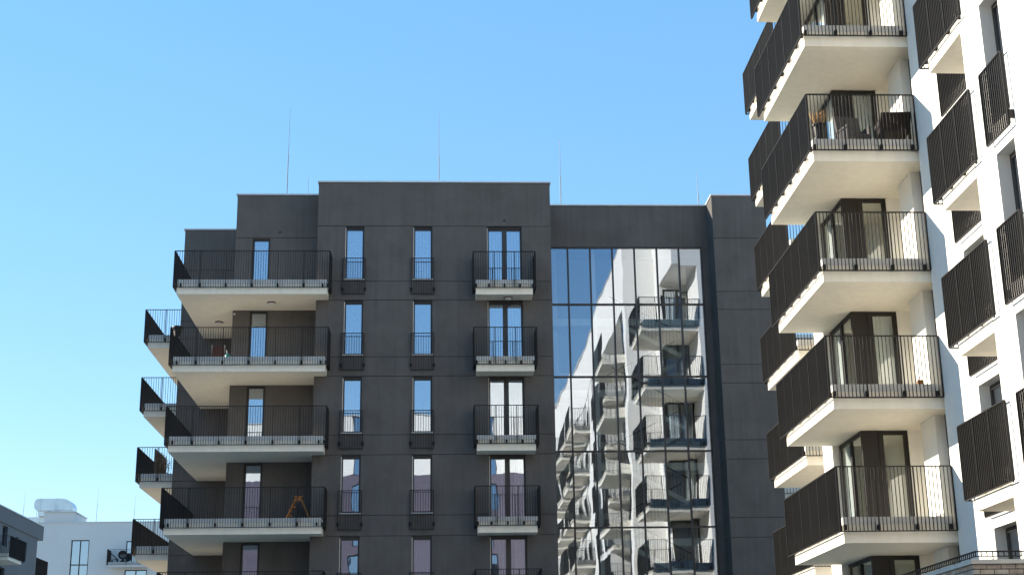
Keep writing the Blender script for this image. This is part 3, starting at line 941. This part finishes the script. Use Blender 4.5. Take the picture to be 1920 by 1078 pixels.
# ================================================================== things on roofs and balconies
def rod(x, y, z0, z1, lean, label, clamp=False):
    t = thing('lightning_rod', label, 'lightning rod', (x, y, z0), 'lightning rods on the roofs')
    m_ = z0 + (z1 - z0) * 0.55
    MB().tube((x, y, z0), (x + lean * 0.55, y, m_), 0.022, 0.020, 6).build('lower_rod', RODM, t)
    MB().tube((x + lean * 0.55, y, m_), (x + lean, y, z1), 0.012, 0.008, 6).build('upper_rod', RODM, t)
    MB().box(x - 0.12, x + 0.12, y - 0.12, y + 0.12, z0 - 0.02, z0 + 0.06).build('foot', STONE, t)
    if clamp: MB().box(x - 0.05, x + 0.05, y - 0.05, y + 0.05, z0 + 0.30, z0 + 0.42).build('clamp', FRAME, t)
rod(-6.26, 55.9, 20.12, 24.70, 0.03, 'tall leaning lightning rod with a dark clamp on the left roof step', True)
rod(-0.03, 56.0, 20.12, 24.71, 0.0, 'tall lightning rod above the middle of the dark building')
rod(5.09, 57.0, 20.12, 23.83, 0.03, 'lightning rod above the left end of the stairwell glazing')
rod(11.0, 57.2, 20.12, 22.52, -0.03, 'short thin lightning rod beside the right roof step of the dark building')
rod(-5.5, 57.0, 20.12, 21.98, 0.0, 'tiny lightning rod behind the left roof step, right of the leaning one')
rod(-36.75 * S_ + 0.4, PY + 4, 17.7 * S_, 20.1 * S_, 0.05, 'faint lightning rod at the far left behind the grey building')
rod(-29.44 * S_, PY + 1, 16.96 * S_, 20.05 * S_, 0.05, 'tall thin rod on the pale building, right of its roof tower')
rod(-26.25 * S_, PY + 1, 16.96 * S_, 19.25 * S_, 0.05, 'thin rod on the pale building, nearest the dark building')

def lamp(x, y, z, label):
    t = thing('ceiling_lamp', label, 'ceiling lamp', (x, y, z), 'round balcony ceiling lamps')
    MB().tube((x, y, z - 0.045), (x, y, z - 0.001), 0.165, n=24).build('housing', LAMPB, t)
    MB().lathe(x, y, [(0.15, z - 0.046), (0.14, z - 0.075), (0.09, z - 0.088)], 20).build('diffuser', LAMPG, t, fixn=True)
lamp(-6.47, 53.76, 15.655, 'round black ceiling lamp under the top large balcony, near its front edge')
lamp(-8.87, 56.58, 15.655, 'round black ceiling lamp deep under the top large balcony, near the corner')
lamp(2.62, 53.10, 15.645, 'round black lamp under the topmost small balcony')

# wooden stepladder
LD = thing('stepladder', 'orange brown wooden stepladder standing open on a large balcony', 'stepladder', (-5.25, 54.1, 7.16))
zf = 7.16; zt = 8.24
for (xb_, xt_, n) in ((-5.78, -5.32, 'front_leg'), (-4.72, -5.18, 'rear_leg')):
    for y in (53.9, 54.3):
        MB().beam((xb_, y, zf), (xt_, 54.1 + (y - 54.1) * 0.7, zt - 0.06), 0.05, 0.09, (0, 1, 0)).build(n, WOOD, LD)
for i, t in enumerate((0.3, 0.58)):
    x = -5.78 + 0.46 * t; z = zf + (zt - zf) * t
    MB().box(x - 0.03, x + 0.17, 53.92, 54.28, z, z + 0.035).build('step', WOOD, LD)
MB().box(-5.41, -5.10, 53.93, 54.27, zt - 0.06, zt - 0.02).build('top_step', WOOD, LD)
MB().box(-5.36, -5.12, 53.94, 53.97, zt - 0.2, zt - 0.065).build('brace', WOOD, LD)

# folding chair and watering can
CH = thing('folding_chair', 'folding chair with a maroon brown back on the second large balcony', 'chair', (-8.8, 56.5, 13.16))
zf = 13.16
MB().box(-9.08, -8.6, 56.44, 56.47, 14.16, 14.62).build('backrest', FABRIC, CH)
MB().box(-9.08, -8.6, 56.5, 56.95, 13.60, 13.63).build('seat', FABRIC, CH)
for x in (-9.09, -8.59):
    MB().beam((x, 56.95, zf), (x, 56.45, 14.66), 0.025, 0.025).build('rear_leg', STEEL, CH)
    MB().beam((x, 56.5, zf), (x, 56.95, 13.6), 0.025, 0.025).build('front_leg', STEEL, CH)
WC = thing('watering_can', 'small teal watering can beside the folding chair', 'watering can', (-8.42, 56.2, 13.16))
MB().lathe(-8.42, 56.2, [(0.11, 13.86), (0.12, 13.9), (0.11, 14.16), (0.07, 14.22)], 14).build('body', TEAL, WC, fixn=True)
MB().tube((-8.42, 56.2, 14.2), (-8.47, 56.15, 14.38), 0.02).build('handle', WHITEPL, WC)
MB().tube((-8.42, 56.2, 13.16), (-8.42, 56.2, 13.859), 0.10, n=12).build('stand', WHITEPL, WC)

# pot hung on the rail corner
HP = thing('hanging_pot', 'black planter hung on the left railing corner of the second large balcony', 'planter', (-9.84, 52.9, 14.08))
MB().lathe(-9.84, 52.9, [(0.11, 14.08), (0.15, 14.34), (0.185, 14.38), (0.185, 14.46), (0.15, 14.47)], 16).build('pot', BLACK, HP, fixn=True)
MB().beam((-10.03, 52.9, 14.33), (-9.9, 52.9, 14.33), 0.03, 0.02).build('hook', BLACK, HP)
sp = MB()
for i in range(14):
    a = random.uniform(0, 6.28); l = random.uniform(0.10, 0.25)
    p = Vector((-9.74, 52.95, 14.35)); q = p + Vector((math.cos(a) * 0.5 + 0.6, math.sin(a), random.uniform(-0.9, 0.3))).normalized() * l
    sp.beam(p, q, 0.03, 0.006)
sp.build('sprigs', IVY, HP)

def leaves(mb, rnd, n, size):
    for i in range(n):
        c = Vector(rnd()); a = Vector((random.gauss(0, 1), random.gauss(0, 1), random.gauss(0, 1))).normalized(); b_ = a.orthogonal().normalized() * size * random.uniform(0.6, 1.2); a = a * size * random.uniform(0.6, 1.3)
        mb.quad(tuple(c - a), tuple(c + b_ * 0.6), tuple(c + a), tuple(c - b_ * 0.6))
# ivy screen on the left wing
SC = thing('ivy_screen', 'dark privacy screen overgrown with brown ivy on a left wing balcony', 'privacy screen', (-11.9, 62, 13.16))
MB().box(-12.02, -11.98, 61.0, 63.6, 10.16, 11.34).build('panel', FRAME, SC)
lv = MB(); leaves(lv, lambda: (random.gauss(-11.86, 0.07), random.uniform(61.0, 63.6), random.uniform(10.2, 11.25)), 700, 0.035)
lv.build('foliage', IVY, SC, kind='stuff')

# white building balcony contents (floor of the row with furniture: slab underside 12.69)
zf = 12.69 + 0.50
PP = thing('potted_grass', 'black pot of dry straw coloured grass behind the railing corner of the white building', 'potted plant', (9.18, 31.95, zf))
MB().tube((9.18, 31.95, zf), (9.18, 31.95, zf + 0.22), 0.16, n=14).build('stand', BLACK, PP)
MB().lathe(9.18, 31.95, [(0.12, zf + 0.22), (0.16, zf + 0.50), (0.185, zf + 0.52), (0.185, zf + 0.57), (0.15, zf + 0.56)], 18).build('pot', BLACK, PP, fixn=True)
gs = MB()
for i in range(170):
    a = random.uniform(0, 6.28); rr = random.uniform(0, 0.12)
    p = Vector((9.18 + rr * math.cos(a), 31.95 + rr * math.sin(a), zf + 0.54))
    q = p + Vector((math.cos(a) * random.uniform(0, 0.5), math.sin(a) * random.uniform(0, 0.5), 1)).normalized() * random.uniform(0.18, 0.42)
    gs.beam(p, q, 0.012, 0.004)
gs.build('grass', DRY, PP, kind='stuff')

def seat_block(name, label, cat, x, y, z, rot, m, w=0.62, d=0.62, back=0.95):
    t = thing(name, label, cat, (x, y, z))
    def P(u_, v_, h): 
        c, s = math.cos(rot), math.sin(rot)
        return (x + u_ * c - v_ * s, y + u_ * s + v_ * c, z + h)
    def plate(u0, u1, v0, v1, h0, h1, tilt=0.0):
        mb = MB(); pts = [P(u0, v0, h0), P(u1, v0, h0), P(u1, v1, h0), P(u0, v1, h0)]
        pt = [P(u0, v0 + tilt, h1), P(u1, v0 + tilt, h1), P(u1, v1 + tilt, h1), P(u0, v1 + tilt, h1)]
        mb.v = pts + pt; mb.f = [(0, 3, 2, 1), (4, 5, 6, 7), (0, 1, 5, 4), (1, 2, 6, 5), (2, 3, 7, 6), (3, 0, 4, 7)]
        return mb
    plate(-w / 2, w / 2, -d / 2, d / 2, 0.30, 0.42).build('seat', m, t)
    plate(-w / 2, w / 2, d / 2 - 0.07, d / 2, 0.422, back, 0.16).build('backrest', m, t)
    for s_ in (-1, 1):
        a, b_ = sorted((s_ * w / 2, s_ * (w / 2 - 0.06)))
        plate(a, b_, -d / 2, d / 2 - 0.08, 0.422, 0.64).build('armrest', m, t)
        for v in (-d / 2 + 0.03, d / 2 - 0.05):
            plate(a, b_, v - 0.025, v + 0.025, 0.0, 0.298).build('leg', m, t)
    return t
seat_block('wicker_armchair', 'tilted grey wicker armchair in the middle of the furnished white balcony', 'armchair', 10.28, 32.75, zf + 0.18, R(12), WICKL, 0.66, 0.5, 1.10)
seat_block('wicker_armchair', 'dark brown wicker armchair at the right end of the furnished white balcony', 'armchair', 11.0, 32.0, zf + 0.05, R(176), WICKER, 0.72, 0.6, 0.70)
seat_block('wicker_stool', 'low dark wicker seat between the two armchairs on the white balcony', 'stool', 10.75, 33.1, zf + 0.05, R(8), WICKER, 0.5, 0.4, 0.62)
# basket and plants on lower rows
BK = thing('hanging_basket', 'small oval brown basket on the edge of the white balcony below the curtained door', 'basket', (10.98, 31.75, 7.27))
MB().lathe(10.98, 31.75, [(0.05, 7.27), (0.075, 7.30), (0.075, 7.37), (0.05, 7.38)], 14).build('basket', TERRA, BK, fixn=True)
MB().beam((10.92, 31.75, 7.36), (10.98, 31.75, 7.46), 0.012, 0.012).beam((10.98, 31.75, 7.46), (11.04, 31.75, 7.36), 0.012, 0.012).build('handle', TERRA, BK)
OP = thing('potted_orchid', 'slender white flowering plant inside the glazed door of the third white balcony', 'potted plant', (10.9, 34.45, 10.2))
MB().lathe(10.9, 34.4, [(0.06, 10.2), (0.09, 10.42), (0.08, 10.43)], 12).build('pot', WHITEPL, OP, fixn=True)
MB().tube((10.9, 34.4, 10.42), (10.86, 34.38, 11.3), 0.008).build('stem', IVY, OP)
lv = MB(); leaves(lv, lambda: (random.gauss(10.87, 0.04), random.gauss(34.38, 0.03), random.uniform(10.6, 11.35)), 60, 0.03)
lv.build('blossom', WHITEPL, OP, kind='stuff')

# background balcony furniture
bz = 13.06 * S_ + 0.43
RC = thing('round_chair', 'round woven chair on the balcony of the pale background building', 'chair', (-30.3, PY - 0.7, bz))
MB().lathe(-30.45, PY - 0.9, [(0.30, bz), (0.32, bz + 0.04), (0.06, bz + 0.3)], 14).build('base', WICKER, RC, fixn=True)
MB().tube((-30.45, PY - 0.95, bz + 0.72), (-30.45, PY - 0.85, bz + 0.76), 0.46, 0.40, 20).build('bowl', WICKER, RC)
MB().tube((-30.45, PY - 0.97, bz + 0.73), (-30.45, PY - 0.951, bz + 0.73), 0.26, 0.3, 20).build('cushion', GREY, RC)
DL = thing('deck_lounger', 'dark slanted deck lounger at the left end of the pale background balcony', 'deck chair', (-31.3, PY - 0.7, bz))
MB().beam((-31.75, PY - 0.7, bz + 1.0), (-31.0, PY - 0.7, bz + 0.35), 0.6, 0.06).build('backrest', BLACK, DL)
MB().beam((-31.3, PY - 0.7, bz + 0.36), (-30.95, PY - 0.7, bz + 0.3), 0.6, 0.05).build('seat', BLACK, DL)
for x in (-31.5, -31.0): MB().box(x - 0.02, x + 0.02, PY - 0.95, PY - 0.45, bz, bz + 0.3).build('leg', BLACK, DL)

# roof duct of the pale building
DU = thing('ventilation_duct', 'shiny galvanised ventilation duct with rounded ends on the roof tower of the pale building', 'air duct', (-33.2 * S_, PY + 2, 17.9 * S_))
zc0, zc1 = 18.12 * S_, 19.14 * S_; yc0, yc1 = PY + 1.2, PY + 3.0
xa, xb = -34.85 * S_, -31.55 * S_
rad = zc1 - zc0
out = [(xa + 0.35, yc0, zc0), (xb, yc0, zc0)]
for i in range(11):
    t = math.pi / 2 * i / 10
    out.append((xb - rad * 0.95 + rad * 0.95 * math.cos(t), yc0, zc0 + 0.25 + (rad - 0.25) * math.sin(t)))
out += [(xa + 0.35, yc0, zc1)]
for i in range(1, 7):
    t = math.pi * i / 7
    out.append((xa + 0.35 - 0.35 * math.sin(t), yc0, (zc0 + zc1) / 2 + rad / 2 * math.cos(t)))
MB().poly(out, (0, yc1 - yc0, 0)).build('duct_body', STEEL, DU, fixn=True)
MB().box(-32.55 * S_, xb - 0.05, yc0 + 0.1, yc1 - 0.1, 17.91 * S_, zc0 - 0.003).build('riser', STEEL, DU)
MB().box(-34.5 * S_, -33.7 * S_, yc0 + 0.2, yc1 - 0.2, 17.67 * S_, zc0 - 0.003).build('inlet', STEEL, DU)
for x in (-34.3, -33.02, -32.85):
    MB().box(x * S_ - 0.03, x * S_ + 0.03, yc0 - 0.04, yc1 + 0.04, zc0 - 0.04, zc1 + 0.04).build('flange', STEEL, DU)
MB().box(-34.6 * S_ , -34.6 * S_ + 0.06, yc0 + 0.1, yc0 + 0.16, 17.0 * S_, zc0 - 0.003).box(-33.3 * S_, -33.3 * S_ + 0.06, yc0 + 0.1, yc0 + 0.16, 17.91 * S_, zc0 - 0.003).build('support', STEEL, DU)
